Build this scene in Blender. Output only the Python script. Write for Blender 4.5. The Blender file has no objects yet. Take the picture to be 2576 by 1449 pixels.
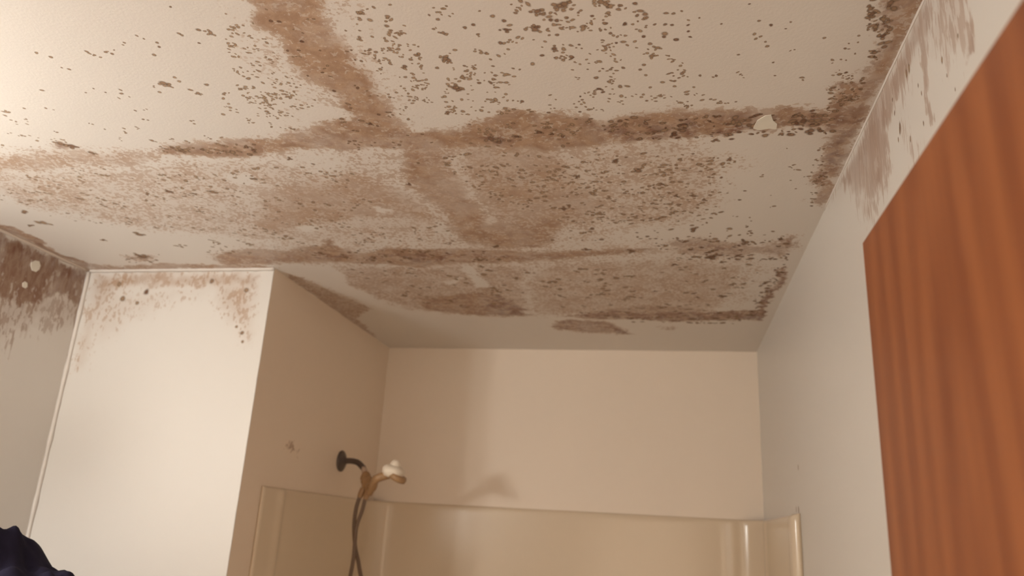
import bpy, bmesh, math
import numpy as np
from mathutils import Matrix, Vector

# ------------------------------------------------------------------ measured layout (metres)
CAM_Z=1.7125; X_RIGHT=0.3508; X_ALC=-1.1732; Y_BACK=3.0958; Y_WING=2.0531; X_LEFT=-1.8222; CEIL_Z=2.44
Z_SUR=1.8016; X_DOOR=0.2077; Y_DOOR=0.8326; FPX=1943.8
CAM_ROT=[[0.980755, 0.18736, 0.054926], [0.005029, -0.305468, 0.952189], [-0.19518, 0.933588, 0.300531]]
CEIL_FILM=[
 ([(-0.825,1.305),(-0.519,1.295),(0.020,1.327),(0.144,1.434),(0.112,1.666),(-0.114,1.853),(0.222,1.896),(0.298,2.048),(0.255,2.461),(-0.460,2.583),(-0.938,2.435),(-1.022,2.151),(-1.125,1.982),(-1.273,1.925),(-1.022,1.780)],0.46,0.07,0.06),
 ([(-0.578,0.815),(-0.626,0.908),(-0.620,0.943),(-0.610,0.971),(-0.623,1.013),(-0.617,1.043),(-0.614,1.080),(-0.586,1.121),(-0.601,1.210),(-0.607,1.263),(-0.485,1.290),(-0.487,1.213),(-0.481,1.151),(-0.483,1.093),(-0.483,1.045),(-0.490,1.011),(-0.478,0.964),(-0.491,0.933),(-0.476,0.828)],1.0,0.024,0.32),
 ([(-0.614,0.811),(-0.431,0.833),(-0.435,0.920),(-0.445,1.000),(-0.449,1.091),(-0.463,1.223),(-0.514,1.279),(-0.619,1.254),(-0.726,1.198),(-0.699,1.130),(-0.640,1.122),(-0.654,1.057),(-0.678,1.019),(-0.677,0.953)],0.42,0.06,0.1),
 ([(-0.574,1.129),(-0.521,1.147),(-0.494,1.220),(-0.485,1.290),(-0.415,1.273),(-0.449,1.334),(-0.619,1.337),(-0.717,1.303),(-0.814,1.269),(-0.700,1.247),(-0.627,1.215)],0.95,0.03,0.38),
 ([(-1.061,1.285),(-0.929,1.252),(-0.811,1.263),(-0.711,1.270),(-0.611,1.255),(-0.506,1.257),(-0.413,1.265),(-0.357,1.230),(-0.280,1.220),(-0.194,1.234),(-0.124,1.266),(-0.086,1.244),(-0.009,1.232),(0.088,1.242),(0.156,1.256),(0.222,1.252),(0.287,1.253),(0.312,1.217),(0.332,1.171),(0.342,1.326),(0.312,1.346),(0.274,1.327),(0.231,1.313),(0.164,1.337),(0.057,1.342),(-0.055,1.344),(-0.148,1.360),(-0.252,1.368),(-0.329,1.348),(-0.454,1.354),(-0.531,1.330),(-0.621,1.340),(-0.698,1.316),(-0.847,1.346),(-1.066,1.321)],0.98,0.02,0.42),
 ([(-0.162,1.280),(-0.080,1.262),(0.019,1.265),(0.123,1.267),(0.225,1.271),(0.303,1.268),(0.329,1.297),(0.309,1.331),(0.223,1.301),(0.163,1.328),(0.020,1.335),(-0.084,1.336)],1.0,0.024,0.85),
 ([(0.118,1.294),(0.161,1.307),(0.171,1.331),(0.121,1.333),(0.064,1.334)],1.0,0.016,1.0),
 ([(-0.361,1.293),(-0.307,1.282),(-0.274,1.309),(-0.294,1.334),(-0.341,1.330)],1.0,0.02,0.95),
 ([(-0.217,1.291),(-0.172,1.302),(-0.175,1.328),(-0.214,1.325)],1.0,0.024,0.7),
 ([(-1.021,1.289),(-0.945,1.278),(-0.903,1.299),(-0.934,1.321),(-1.014,1.314)],1.0,0.024,0.6),
 ([(-1.419,1.269),(-1.262,1.261),(-1.047,1.294),(-1.052,1.328),(-1.195,1.364),(-1.310,1.355),(-1.442,1.385),(-1.584,1.374),(-1.501,1.291)],0.72,0.036,0.2),
 ([(-1.271,1.243),(-1.235,1.241),(-1.226,1.264),(-1.255,1.276),(-1.293,1.269)],1.0,0.02,0.75),
 ([(-1.546,1.336),(-1.181,1.345),(-0.983,1.339),(-0.758,1.370),(-0.590,1.374),(-0.544,1.535),(-0.520,1.725),(-0.570,1.831),(-0.825,1.854),(-0.898,1.891),(-1.008,1.846),(-1.200,1.801),(-1.361,1.748),(-1.523,1.641),(-1.619,1.557),(-1.644,1.435)],0.58,0.06,0.12),
 ([(-0.944,1.507),(-0.647,1.407),(-0.556,1.513),(-0.530,1.724),(-0.705,1.714),(-0.885,1.731),(-1.037,1.809),(-1.090,1.693)],0.8,0.06,0.2),
 ([(-0.532,1.297),(-0.424,1.307),(-0.427,1.443),(-0.435,1.586),(-0.420,1.730),(-0.330,1.735),(-0.271,1.665),(-0.223,1.741),(-0.318,1.916),(-0.524,1.907),(-0.540,1.723),(-0.558,1.578),(-0.568,1.451)],0.92,0.04,0.38),
 ([(-0.442,1.310),(-0.190,1.324),(-0.158,1.464),(-0.102,1.653),(-0.187,1.769),(-0.297,1.844),(-0.428,1.769),(-0.449,1.563)],0.8,0.06,0.25),
 ([(-0.422,1.328),(0.020,1.327),(0.129,1.433),(0.129,1.667),(0.043,1.781),(-0.165,1.744),(-0.360,1.734),(-0.416,1.544)],0.6,0.06,0.15),
 ([(-0.870,1.745),(-0.705,1.714),(-0.562,1.762),(-0.547,1.867),(-0.718,1.877),(-0.837,1.884)],0.36,0.04,0.0),
 ([(-1.334,1.939),(-1.177,1.889),(-1.059,1.900),(-0.900,1.815),(-0.854,1.928),(-0.741,1.876),(-0.555,1.897),(-0.289,1.938),(-0.180,1.922),(-0.035,1.919),(-0.036,1.973),(-0.357,2.025),(-0.657,2.057),(-0.893,2.028),(-1.112,2.007),(-1.330,2.021)],0.95,0.024,0.42),
 ([(-1.059,1.950),(-0.937,1.925),(-0.883,1.940),(-0.916,1.992),(-1.030,1.995)],1.0,0.028,0.85),
 ([(-0.800,1.943),(-0.722,1.921),(-0.644,1.930),(-0.569,1.952),(-0.618,2.003),(-0.697,2.027),(-0.753,1.978)],1.0,0.028,0.9),
 ([(-0.361,1.979),(-0.513,1.954),(-0.569,1.952),(-0.521,1.986),(-0.365,2.005)],1.0,0.02,0.7),
 ([(0.006,1.864),(0.084,1.857),(0.182,1.881),(0.243,1.920),(0.293,1.862),(0.327,1.853),(0.324,1.943),(0.323,2.024),(0.231,1.983),(0.111,2.016),(0.027,1.982)],0.8,0.03,0.5),
 ([(0.066,1.912),(0.164,1.905),(0.187,1.946),(0.098,1.954)],1.0,0.032,0.85),
 ([(0.274,1.932),(0.304,1.873),(0.326,1.861),(0.310,1.951)],1.0,0.02,0.8),
 ([(-0.952,2.047),(-0.358,2.032),(-0.429,2.243),(-0.460,2.583),(-0.662,2.585),(-0.849,2.519),(-0.936,2.449),(-0.980,2.355),(-1.002,2.232),(-1.031,2.112)],0.7,0.04,0.28),
 ([(-0.788,2.321),(-0.551,2.282),(-0.474,2.583),(-0.693,2.590),(-0.849,2.519)],0.95,0.03,0.48),
 ([(-0.599,2.376),(-0.531,2.307),(-0.487,2.423),(-0.452,2.578),(-0.633,2.585)],1.0,0.028,0.8),
 ([(-0.565,2.124),(-0.513,2.163),(-0.521,2.324),(-0.592,2.345)],0.95,0.04,0.5),
 ([(-0.381,2.031),(0.027,1.991),(0.228,2.061),(0.208,2.333),(0.161,2.530),(-0.233,2.547),(-0.375,2.583),(-0.460,2.583),(-0.454,2.242)],0.7,0.06,0.18),
 ([(-0.257,2.508),(-0.070,2.438),(0.107,2.461),(0.173,2.530),(-0.047,2.565),(-0.319,2.582)],0.85,0.03,0.4),
 ([(-0.376,2.588),(-0.151,2.517),(0.032,2.526),(0.161,2.535),(0.235,2.516),(0.314,2.497),(0.330,2.632),(0.166,2.634),(0.034,2.667),(-0.102,2.626),(-0.239,2.607)],1.0,0.016,0.78),
 ([(0.264,2.554),(0.320,2.516),(0.328,2.632),(0.283,2.622)],1.0,0.016,1.0),
 ([(-0.432,2.740),(-0.338,2.619),(-0.213,2.638),(-0.136,2.757),(-0.125,2.838),(-0.197,2.816),(-0.287,2.819)],0.85,0.02,0.65),
 ([(-0.206,2.725),(-0.149,2.746),(-0.125,2.838),(-0.176,2.840)],1.0,0.016,0.95),
 ([(-0.021,2.710),(0.048,2.720),(0.035,2.787),(-0.008,2.766)],0.6,0.024,0.4),
 ([(0.273,0.920),(0.300,1.024),(0.315,1.064),(0.311,1.103),(0.308,1.169),(0.271,1.183),(0.276,1.245),(0.303,1.281),(0.310,1.338),(0.291,1.382),(0.294,1.447),(0.308,1.555),(0.317,1.647),(0.353,1.686),(0.350,1.233),(0.349,0.977),(0.349,0.929)],0.95,0.016,0.42),
 ([(0.312,1.346),(0.300,1.414),(0.307,1.518),(0.324,1.592),(0.342,1.521),(0.346,1.299),(0.307,1.255),(0.309,1.295)],1.0,0.028,0.85),
 ([(0.305,1.092),(0.303,1.174),(0.274,1.183),(0.285,1.208),(0.308,1.198),(0.322,1.126),(0.319,1.054),(0.294,0.954),(0.284,0.953)],1.0,0.02,0.8),
 ([(0.318,2.055),(0.333,2.074),(0.330,2.237),(0.328,2.417),(0.322,2.602),(0.287,2.602),(0.303,2.354),(0.305,2.182)],1.0,0.012,0.85),
 ([(-1.824,1.618),(-1.766,1.678),(-1.775,1.773),(-1.792,1.887),(-1.773,1.992),(-1.827,2.059),(-1.830,1.931),(-1.827,1.786),(-1.829,1.623)],1.0,0.012,0.6),
 ([(-1.773,1.992),(-1.612,2.012),(-1.427,2.003),(-1.218,2.010),(-1.168,2.041),(-1.245,2.061),(-1.827,2.059)],0.9,0.012,0.3),
 ([(-1.614,1.939),(-1.541,1.914),(-1.506,1.950),(-1.556,1.992),(-1.613,1.975)],0.8,0.016,0.5),
 ([(-1.159,2.048),(-1.130,2.109),(-1.096,2.198),(-1.069,2.327),(-1.020,2.459),(-1.100,2.917),(-1.188,3.132),(-1.196,2.792),(-1.193,2.410)],0.75,0.03,0.35),
]
CEIL_CLEAN=[
 ([(-1.117,2.017),(-0.983,2.032),(-0.979,2.113),(-1.002,2.232),(-0.970,2.364),(-1.030,2.373),(-1.079,2.252),(-1.106,2.129)],1,0.012,0),
 ([(-0.951,1.727),(-0.910,1.724),(-0.906,1.752),(-0.952,1.766)],1,0.006,0),
 ([(-0.681,1.635),(-0.653,1.642),(-0.668,1.670),(-0.692,1.664)],0.9,0.006,0),
 ([(-0.580,2.059),(-0.544,2.060),(-0.538,2.249),(-0.582,2.248)],0.8,0.01,0),
 ([(-0.698,2.198),(-0.612,2.161),(-0.658,2.239)],0.7,0.01,0),
 ([(-0.725,1.337),(-0.653,1.334),(-0.683,1.385),(-0.771,1.436),(-0.820,1.384)],0.7,0.025,0),
 ([(-0.678,1.167),(-0.616,1.154),(-0.570,1.213),(-0.657,1.227),(-0.682,1.210)],0.8,0.015,0),
 ([(-0.965,1.421),(-0.905,1.436),(-0.932,1.486),(-0.994,1.471)],0.7,0.015,0),
 ([(-1.009,2.469),(-0.862,2.560),(-0.664,2.595),(-0.455,2.594),(-0.416,2.775),(-0.260,2.860),(-0.112,2.886),(0.313,2.663),(0.337,2.183),(0.351,1.875),(0.352,1.738),(0.355,3.201),(-1.245,3.292),(-1.105,2.561)],1,0.008,0),
]
RIGHT_FILM=[
 ([(0.983,2.451),(0.943,2.419),(0.958,2.399),(0.968,2.369),(1.031,2.391),(1.091,2.387),(1.137,2.378),(1.203,2.392),(1.207,2.329),(1.207,2.287),(1.226,2.275),(1.313,2.297),(1.472,2.380),(1.568,2.431),(1.666,2.431)],0.9,0.03,0.3),
 ([(0.934,2.444),(0.833,2.361),(0.838,2.299),(0.844,2.261),(0.870,2.251),(0.896,2.290),(0.945,2.318),(0.978,2.364)],0.62,0.03,0.2),
 ([(1.001,2.399),(0.978,2.383),(0.988,2.334),(1.009,2.304),(0.985,2.265),(1.021,2.286),(1.016,2.327),(1.014,2.370)],0.85,0.006,0.25),
 ([(0.852,2.310),(0.842,2.302),(0.845,2.256),(0.840,2.258),(0.867,2.260)],0.9,0.005,0.3),
 ([(1.117,2.404),(1.061,2.388),(1.090,2.360),(1.133,2.345),(1.091,2.301),(1.067,2.256),(1.091,2.243),(1.161,2.340)],0.42,0.03,0.25),
 ([(1.472,2.382),(1.219,2.272),(1.286,2.259),(1.342,2.254),(1.405,2.287),(1.438,2.329)],0.6,0.03,0.2),
 ([(1.232,2.493),(1.118,2.390),(1.155,2.357),(1.217,2.349),(1.215,2.277),(1.349,2.317),(1.413,2.404),(1.335,2.444)],0.85,0.02,0.25),
]
LEFT_FILM=[
 ([(1.259,2.413),(1.697,2.435),(2.055,2.436),(2.068,2.318),(1.957,2.330),(1.907,2.283),(1.841,2.252),(1.752,2.260),(1.308,2.259)],1.0,0.012,0.62),
 ([(1.259,2.413),(1.697,2.435),(2.055,2.436),(2.058,2.386),(1.895,2.373),(1.801,2.378),(1.717,2.371),(1.287,2.327)],1.0,0.02,0.8),
 ([(1.737,2.308),(1.895,2.323),(2.058,2.368),(2.087,2.264),(1.912,2.217),(1.791,2.139),(1.477,2.023),(1.420,2.202)],0.6,0.06,0.2),
 ([(2.037,2.382),(2.051,2.413),(2.064,2.206),(2.073,2.057),(2.061,2.054),(2.050,2.228)],0.75,0.01,0.25),
]
FRONT_FILM=[
 ([(-1.803,2.427),(-1.238,2.424),(-1.227,2.381),(-1.338,2.381),(-1.530,2.382),(-1.656,2.380),(-1.786,2.360)],0.85,0.03,0.12),
 ([(-1.802,2.424),(-1.709,2.423),(-1.708,2.360),(-1.746,2.281),(-1.769,2.116),(-1.790,2.115)],0.62,0.05,0.08),
 ([(-1.372,2.391),(-1.231,2.394),(-1.217,2.295),(-1.220,2.203),(-1.260,2.245),(-1.327,2.320)],0.62,0.05,0.12),
 ([(-1.242,2.417),(-1.224,2.417),(-1.225,2.371),(-1.238,2.377)],0.8,0.01,0.2),
 ([(-1.782,2.367),(-1.362,2.365),(-1.492,2.333),(-1.633,2.282),(-1.716,2.217),(-1.766,2.217)],0.42,0.06,0.05),
]
ALC_FILM=[
 ([(2.293,1.931),(2.324,1.947),(2.350,1.928),(2.390,1.929),(2.383,1.913),(2.334,1.916),(2.282,1.913)],0.8,0.015,0.3),
]
SPOT_FIELDS=[
 ([(-1.017,0.893),(-0.674,0.912),(-0.805,1.191),(-1.025,1.234),(-1.290,1.194)],26,2,4,0.55),
 ([(-0.653,0.876),(-0.623,0.918),(-0.628,1.036),(-0.617,1.138),(-0.726,1.198),(-0.759,1.138),(-0.727,1.014)],170,2,4.5,0.4),
 ([(-0.451,0.882),(-0.410,0.905),(-0.380,1.007),(-0.401,1.120),(-0.486,1.221),(-0.484,1.087),(-0.480,0.985)],150,2,4.5,0.5),
 ([(-0.407,0.896),(-0.209,0.919),(-0.216,1.025),(-0.402,1.173),(-0.477,1.193)],80,2,5,0.5),
 ([(-0.219,0.909),(-0.028,0.932),(0.016,0.991),(-0.019,1.057),(-0.109,1.091),(-0.171,1.062),(-0.209,0.985)],150,2,5.5,0.6),
 ([(-0.139,1.013),(0.017,1.010),(0.058,1.192),(0.019,1.214),(-0.116,1.174),(-0.175,1.095)],85,2,5,0.55),
 ([(-0.374,1.074),(-0.241,1.088),(-0.266,1.227),(-0.399,1.215)],100,2,5,0.4),
 ([(-0.321,1.141),(0.051,1.179),(0.155,1.240),(-0.301,1.217)],70,2,4,0.45),
 ([(-0.017,0.951),(0.280,0.995),(0.278,1.239),(0.019,1.214)],34,1.5,4,0.6),
 ([(-0.775,1.082),(-0.664,1.107),(-0.623,1.151),(-0.716,1.245),(-0.846,1.202)],80,2,4.5,0.35),
 ([(-1.274,1.117),(-1.014,1.219),(-0.839,1.250),(-0.891,1.279),(-1.411,1.261)],50,2,4.5,0.4),
 ([(-1.504,1.360),(-1.070,1.354),(-0.647,1.407),(-0.646,1.667),(-1.037,1.809),(-1.544,1.667),(-1.687,1.552)],420,2,6,0.35),
 ([(-0.458,1.368),(0.020,1.366),(0.137,1.434),(0.141,1.714),(0.025,1.780),(-0.262,1.739),(-0.434,1.543)],420,3,7,0.45),
 ([(-0.311,1.736),(0.069,1.709),(0.253,1.768),(0.295,1.872),(0.025,1.859),(-0.305,1.901)],60,3,8,0.5),
 ([(-0.382,2.041),(0.270,2.063),(0.251,2.417),(0.134,2.516),(-0.372,2.557)],120,4,11,0.32),
 ([(-0.949,2.040),(-0.371,2.042),(-0.475,2.508),(-0.831,2.459)],90,4,11,0.32),
 ([(-1.411,1.821),(-1.022,1.780),(-0.880,1.876),(-1.100,1.932),(-1.298,1.924)],60,3,8,0.3),
 ([(-0.831,1.707),(-0.530,1.724),(-0.549,1.876),(-0.832,1.872)],60,3,7,0.35),
 ([(0.057,1.346),(0.288,1.366),(0.341,1.875),(0.117,1.760)],26,2,5,0.5),
 ([(0.271,0.951),(0.312,0.956),(0.334,1.106),(0.310,1.125)],75,2,6,0.75),
 ([(0.265,1.182),(0.317,1.158),(0.321,1.230),(0.277,1.265)],60,2,5,0.7),
 ([(0.259,1.048),(0.292,1.023),(0.301,1.168),(0.265,1.200)],22,1.5,4,0.6),
 ([(0.280,1.445),(0.292,1.366),(0.333,1.577),(0.319,1.679)],40,2,5,0.7),
 ([(-0.159,1.251),(0.295,1.260),(0.312,1.346),(-0.055,1.344)],170,3,8,1.0),
 ([(-0.573,1.142),(-0.456,1.224),(-0.453,1.351),(-0.653,1.334)],30,3,5,0.7),
 ([(-0.591,0.883),(-0.470,0.898),(-0.495,1.137),(-0.578,1.155),(-0.604,1.015)],22,2,4,0.7),
 ([(-0.053,1.842),(0.295,1.872),(0.322,2.033),(0.027,2.022)],110,3,9,0.85),
 ([(-1.059,1.900),(-0.553,1.891),(-0.365,2.008),(-0.892,2.024)],90,3,9,0.75),
 ([(-0.300,2.532),(0.309,2.506),(0.328,2.678),(-0.104,2.685)],90,4,11,0.85),
 ([(0.273,2.182),(0.320,2.017),(0.326,2.553),(0.268,2.602)],60,4,9,0.9),
 ([(-1.035,1.275),(-0.814,1.286),(-0.843,1.339),(-1.048,1.322)],50,3,7,0.6),
 ([(-0.357,1.230),(-0.151,1.245),(-0.163,1.358),(-0.384,1.340)],50,3,6,0.6),
 ([(-1.607,1.912),(-1.451,1.918),(-1.529,1.992),(-1.637,1.989)],24,3,7,0.5),
]
CEIL_DOTS=[(-0.721,0.922,0.0059,0.60),(-0.706,0.931,0.0066,0.50),(-0.713,0.926,0.0039,0.40),(-0.759,0.927,0.0046,0.50),(-0.757,0.931,0.0040,0.50),(-0.741,0.954,0.0034,0.80),(-0.811,0.945,0.0041,0.60),(-0.815,0.956,0.0041,0.80),(-0.838,0.976,0.0049,0.50),(-0.918,0.960,0.0042,0.60),(-0.910,0.965,0.0042,0.60),(-0.867,0.939,0.0034,0.50),(-1.026,0.962,0.0050,0.50),(-1.042,0.948,0.0043,0.40),(-1.021,0.999,0.0044,0.60),(-1.031,0.993,0.0030,0.50),(-0.876,1.057,0.0097,0.60),(-0.872,1.067,0.0067,0.60),(-0.844,1.043,0.0051,0.35),(-0.844,1.056,0.0052,0.30),(-0.839,1.084,0.0060,0.50),(-0.831,1.095,0.0061,0.50),(-0.799,1.071,0.0059,0.50),(-0.902,1.085,0.0046,0.40),(-1.126,1.056,0.0055,0.50),(-1.021,1.061,0.0031,0.60),(-1.007,1.075,0.0031,0.70),(-1.046,1.072,0.0031,0.50),(-0.993,1.141,0.0040,0.60),(-0.999,1.173,0.0041,0.40),(-0.991,1.177,0.0033,0.40),(-0.905,1.188,0.0041,0.40),(-0.784,1.102,0.0038,0.40),(-1.263,1.121,0.0067,0.40),(-1.214,1.111,0.0041,0.40),(-1.169,1.115,0.0041,0.40),(-0.732,0.864,0.0031,0.70),(-0.593,0.914,0.0044,1.00),(-0.581,0.917,0.0044,1.00),(-0.568,0.969,0.0046,1.20),(-0.603,0.990,0.0040,0.90),(-0.584,0.991,0.0040,0.90),(-0.572,1.056,0.0042,0.90),(-0.602,1.063,0.0035,0.80),(-0.575,1.114,0.0051,1.00),(-0.529,1.109,0.0050,1.00),(-0.524,1.200,0.0053,1.00),(-0.553,1.233,0.0062,1.10),(-0.541,1.241,0.0039,1.00),(-0.561,1.500,0.0064,1.00),(-0.509,1.399,0.0051,0.60),(-0.708,1.027,0.0049,0.40),(-0.671,1.025,0.0042,0.50),(-0.712,1.060,0.0058,0.40),(-0.250,0.942,0.0053,0.40),(-0.235,0.955,0.0054,0.80),(-0.236,0.976,0.0061,1.00),(-0.246,0.976,0.0030,0.80),(-0.284,0.959,0.0055,0.80),(-0.298,0.964,0.0049,0.70),(-0.335,0.973,0.0062,0.60),(-0.344,0.929,0.0030,0.70),(-0.334,0.940,0.0048,0.60),(-0.417,0.947,0.0050,0.60),(-0.252,1.008,0.0056,0.90),(-0.189,0.975,0.0054,1.00),(-0.193,0.981,0.0091,0.70),(-0.207,0.979,0.0054,0.50),(-0.215,0.939,0.0041,0.70),(-0.183,0.939,0.0081,0.80),(-0.166,0.961,0.0053,0.90),(-0.147,0.931,0.0103,0.80),(-0.141,0.927,0.0080,0.70),(-0.192,0.939,0.0047,0.70),(-0.123,0.949,0.0035,0.80),(-0.104,0.959,0.0041,0.90),(-0.141,0.959,0.0029,0.80),(-0.157,0.964,0.0053,0.80),(-0.063,0.940,0.0045,0.80),(-0.058,0.983,0.0059,1.00),(-0.088,0.977,0.0047,0.60),(-0.041,0.938,0.0051,0.80),(-0.039,0.965,0.0052,0.70),(-0.014,0.989,0.0035,0.80),(0.001,0.991,0.0041,0.80),(0.011,0.993,0.0041,0.90),(-0.170,1.032,0.0069,1.00),(-0.192,1.048,0.0057,0.80),(-0.161,0.998,0.0049,0.70),(-0.130,1.026,0.0037,0.90),(-0.144,1.059,0.0038,1.00),(-0.170,1.057,0.0051,0.50),(-0.211,1.069,0.0058,0.30),(-0.280,1.033,0.0045,0.70),(-0.350,1.040,0.0085,0.70),(-0.346,1.045,0.0072,0.70),(-0.371,1.064,0.0054,0.60),(-0.408,1.036,0.0053,0.60),(-0.424,1.054,0.0061,0.80),(-0.356,1.126,0.0098,0.90),(-0.350,1.131,0.0070,0.90),(-0.324,1.063,0.0040,0.70),(-0.277,1.069,0.0039,0.70),(-0.279,1.096,0.0054,0.70),(-0.311,1.115,0.0048,0.80),(-0.291,1.117,0.0055,0.80),(-0.245,1.079,0.0039,0.60),(-0.235,1.083,0.0033,0.60),(-0.391,1.204,0.0067,0.80),(-0.362,1.204,0.0059,0.50),(-0.248,1.181,0.0057,0.80),(-0.207,1.223,0.0050,0.90),(-0.150,1.226,0.0043,1.00),(-0.144,1.175,0.0034,1.00),(-0.110,1.154,0.0061,1.10),(-0.104,1.165,0.0054,1.00),(-0.112,1.120,0.0059,0.60),(-0.074,1.151,0.0060,0.50),(-0.099,1.095,0.0032,0.90),(-0.084,1.094,0.0032,0.80),(-0.066,1.096,0.0051,0.70),(-0.039,1.104,0.0045,0.70),(-0.031,1.017,0.0048,0.90),(-0.022,1.036,0.0048,0.60),(-0.001,1.021,0.0048,0.90),(-0.020,1.068,0.0062,0.50),(-0.011,1.047,0.0061,0.50),(-0.073,1.028,0.0037,0.90),(-0.080,1.003,0.0048,0.70),(-0.087,0.993,0.0036,0.80),(0.017,1.030,0.0042,0.90),(0.016,1.143,0.0045,0.80),(-0.031,1.200,0.0041,0.80),(0.034,0.996,0.0035,1.00),(0.035,1.011,0.0035,1.00),(0.038,1.025,0.0035,1.00),(0.018,1.030,0.0054,0.90),(0.050,0.981,0.0028,0.70),(0.118,0.958,0.0027,1.00),(0.135,0.998,0.0034,0.50),(0.153,1.010,0.0040,1.00),(0.175,1.021,0.0023,0.90),(0.082,0.999,0.0029,0.80),(0.113,1.079,0.0030,0.70),(0.168,1.106,0.0031,0.80),(0.150,1.050,0.0029,0.50),(0.234,1.050,0.0034,0.50),(0.269,1.080,0.0035,0.70),(0.284,1.147,0.0043,1.00),(0.269,1.109,0.0030,0.50),(0.284,0.988,0.0038,1.00),(0.291,1.023,0.0033,1.00),(0.317,1.054,0.0068,1.10),(0.301,1.026,0.0044,1.00),(0.307,0.985,0.0037,0.90),(0.036,1.223,0.0034,0.60),(0.046,1.223,0.0034,0.60),(-1.211,1.294,0.0083,0.80),(-1.251,1.251,0.0109,0.80),(-1.233,1.262,0.0109,1.00),(-1.161,1.496,0.0091,0.90),(-1.050,1.504,0.0100,0.60),(-1.226,1.506,0.0072,0.60),(-1.103,1.514,0.0061,0.60),(-0.910,1.446,0.0076,0.80),(-0.999,1.305,0.0107,0.80),(-0.841,1.315,0.0078,1.10),(-0.849,1.300,0.0069,1.00),(-0.952,1.302,0.0062,0.80),(-0.906,1.313,0.0061,0.70),(-0.780,1.359,0.0070,0.90),(-0.740,1.386,0.0053,0.70),(-1.647,1.588,0.0104,0.70),(-1.709,1.678,0.0097,0.80),(-1.651,1.661,0.0167,0.40),(-1.568,1.792,0.0087,0.70),(-1.430,1.760,0.0144,0.60),(-1.543,1.935,0.0184,0.80),(-1.548,1.914,0.0104,0.60),(-1.424,1.520,0.0086,0.60),(-0.333,1.311,0.0102,1.00),(-0.281,1.305,0.0069,1.10),(-0.236,1.293,0.0076,1.10),(-0.211,1.303,0.0061,1.10),(-0.193,1.314,0.0053,1.00),(-0.320,1.325,0.0094,1.00),(-0.183,1.490,0.0076,1.10),(-0.099,1.423,0.0080,1.00),(-0.055,1.472,0.0114,0.80),(-0.007,1.540,0.0067,0.90),(-0.233,1.654,0.0093,0.90),(-0.219,1.641,0.0074,0.80),(-0.178,1.780,0.0078,0.80),(-0.070,1.814,0.0049,0.90),(0.067,1.800,0.0133,0.80),(0.115,1.516,0.0057,0.80),(0.168,1.585,0.0050,0.80),(0.084,1.627,0.0069,0.80),(0.161,1.632,0.0060,0.70),(0.023,1.602,0.0078,0.90),(0.061,1.604,0.0077,0.80),(0.123,1.351,0.0058,1.00),(0.094,1.352,0.0073,0.90),(0.125,1.433,0.0069,0.80),(-0.444,1.895,0.0097,0.80),(-0.207,1.930,0.0106,0.80),(-0.087,1.947,0.0125,0.80),(0.120,1.998,0.0165,1.00),(0.186,1.991,0.0112,1.10),(0.149,2.043,0.0094,0.70),(0.024,2.055,0.0097,0.80),(-0.035,2.301,0.0072,1.00),(0.174,2.353,0.0130,0.90),(0.097,2.365,0.0084,0.70),(0.187,2.242,0.0079,0.60),(0.251,2.132,0.0043,1.00),(0.246,2.206,0.0055,0.60),(0.084,2.323,0.0083,0.70),(-0.440,2.165,0.0097,0.40)]
RIGHT_DOTS=[(2.256,1.923,0.0065,0.30),(2.289,1.812,0.0097,0.50),(2.329,1.815,0.0066,0.40),(1.133,2.332,0.0054,0.60),(1.136,2.326,0.0048,0.60),(1.155,2.392,0.0031,0.50),(1.038,2.344,0.0028,0.60),(1.029,2.326,0.0028,0.50),(0.935,2.293,0.0025,0.50),(0.916,2.261,0.0024,0.50),(1.152,2.366,0.0037,0.50),(1.147,2.318,0.0037,0.30),(1.035,2.282,0.0033,0.50),(0.944,2.322,0.0041,0.30),(0.887,2.318,0.0029,0.40),(1.066,2.391,0.0058,0.30),(1.080,2.390,0.0053,0.35),(1.094,2.290,0.0035,0.30)]
FRONT_DOTS=[(-1.599,2.366,0.0098,0.90),(-1.679,2.346,0.0099,0.40),(-1.378,2.400,0.0082,0.50),(-1.247,2.236,0.0065,0.50),(-1.241,2.209,0.0052,0.40),(-1.702,2.393,0.0086,0.30),(-1.269,2.255,0.0052,0.30),(-1.624,2.331,0.0070,0.30),(-1.256,2.371,0.0080,0.30)]
LEFT_DRIPS=[(1.880,2.368,1.869,2.170,0.0050),(1.858,2.348,1.853,2.166,0.0040),(1.835,2.316,1.823,2.252,0.0080),(1.780,2.298,1.809,2.143,0.0040),(1.827,2.183,1.834,2.098,0.0030),(2.043,2.330,2.047,2.139,0.0040),(2.058,2.205,2.066,2.080,0.0030),(1.835,2.268,1.833,2.184,0.0030)]
CEIL_PATCH=[(0.1586,1.3068),(0.1625,1.2844),(0.1744,1.2688),(0.1842,1.2670),(0.1900,1.2869),(0.1983,1.2990),(0.1995,1.3192),(0.1866,1.3151),(0.1696,1.3194),(0.1584,1.3126)]
LEFT_PATCHES=[[(1.8252,2.3864),(1.8371,2.3969),(1.8517,2.3996),(1.8598,2.3888),(1.8591,2.3760),(1.8501,2.3655),(1.8349,2.3652),(1.8273,2.3748)],[(1.8135,2.3189),(1.8202,2.3260),(1.8297,2.3242),(1.8332,2.3132),(1.8261,2.3073),(1.8167,2.3091)]]

sc = bpy.context.scene
col = sc.collection

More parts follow.
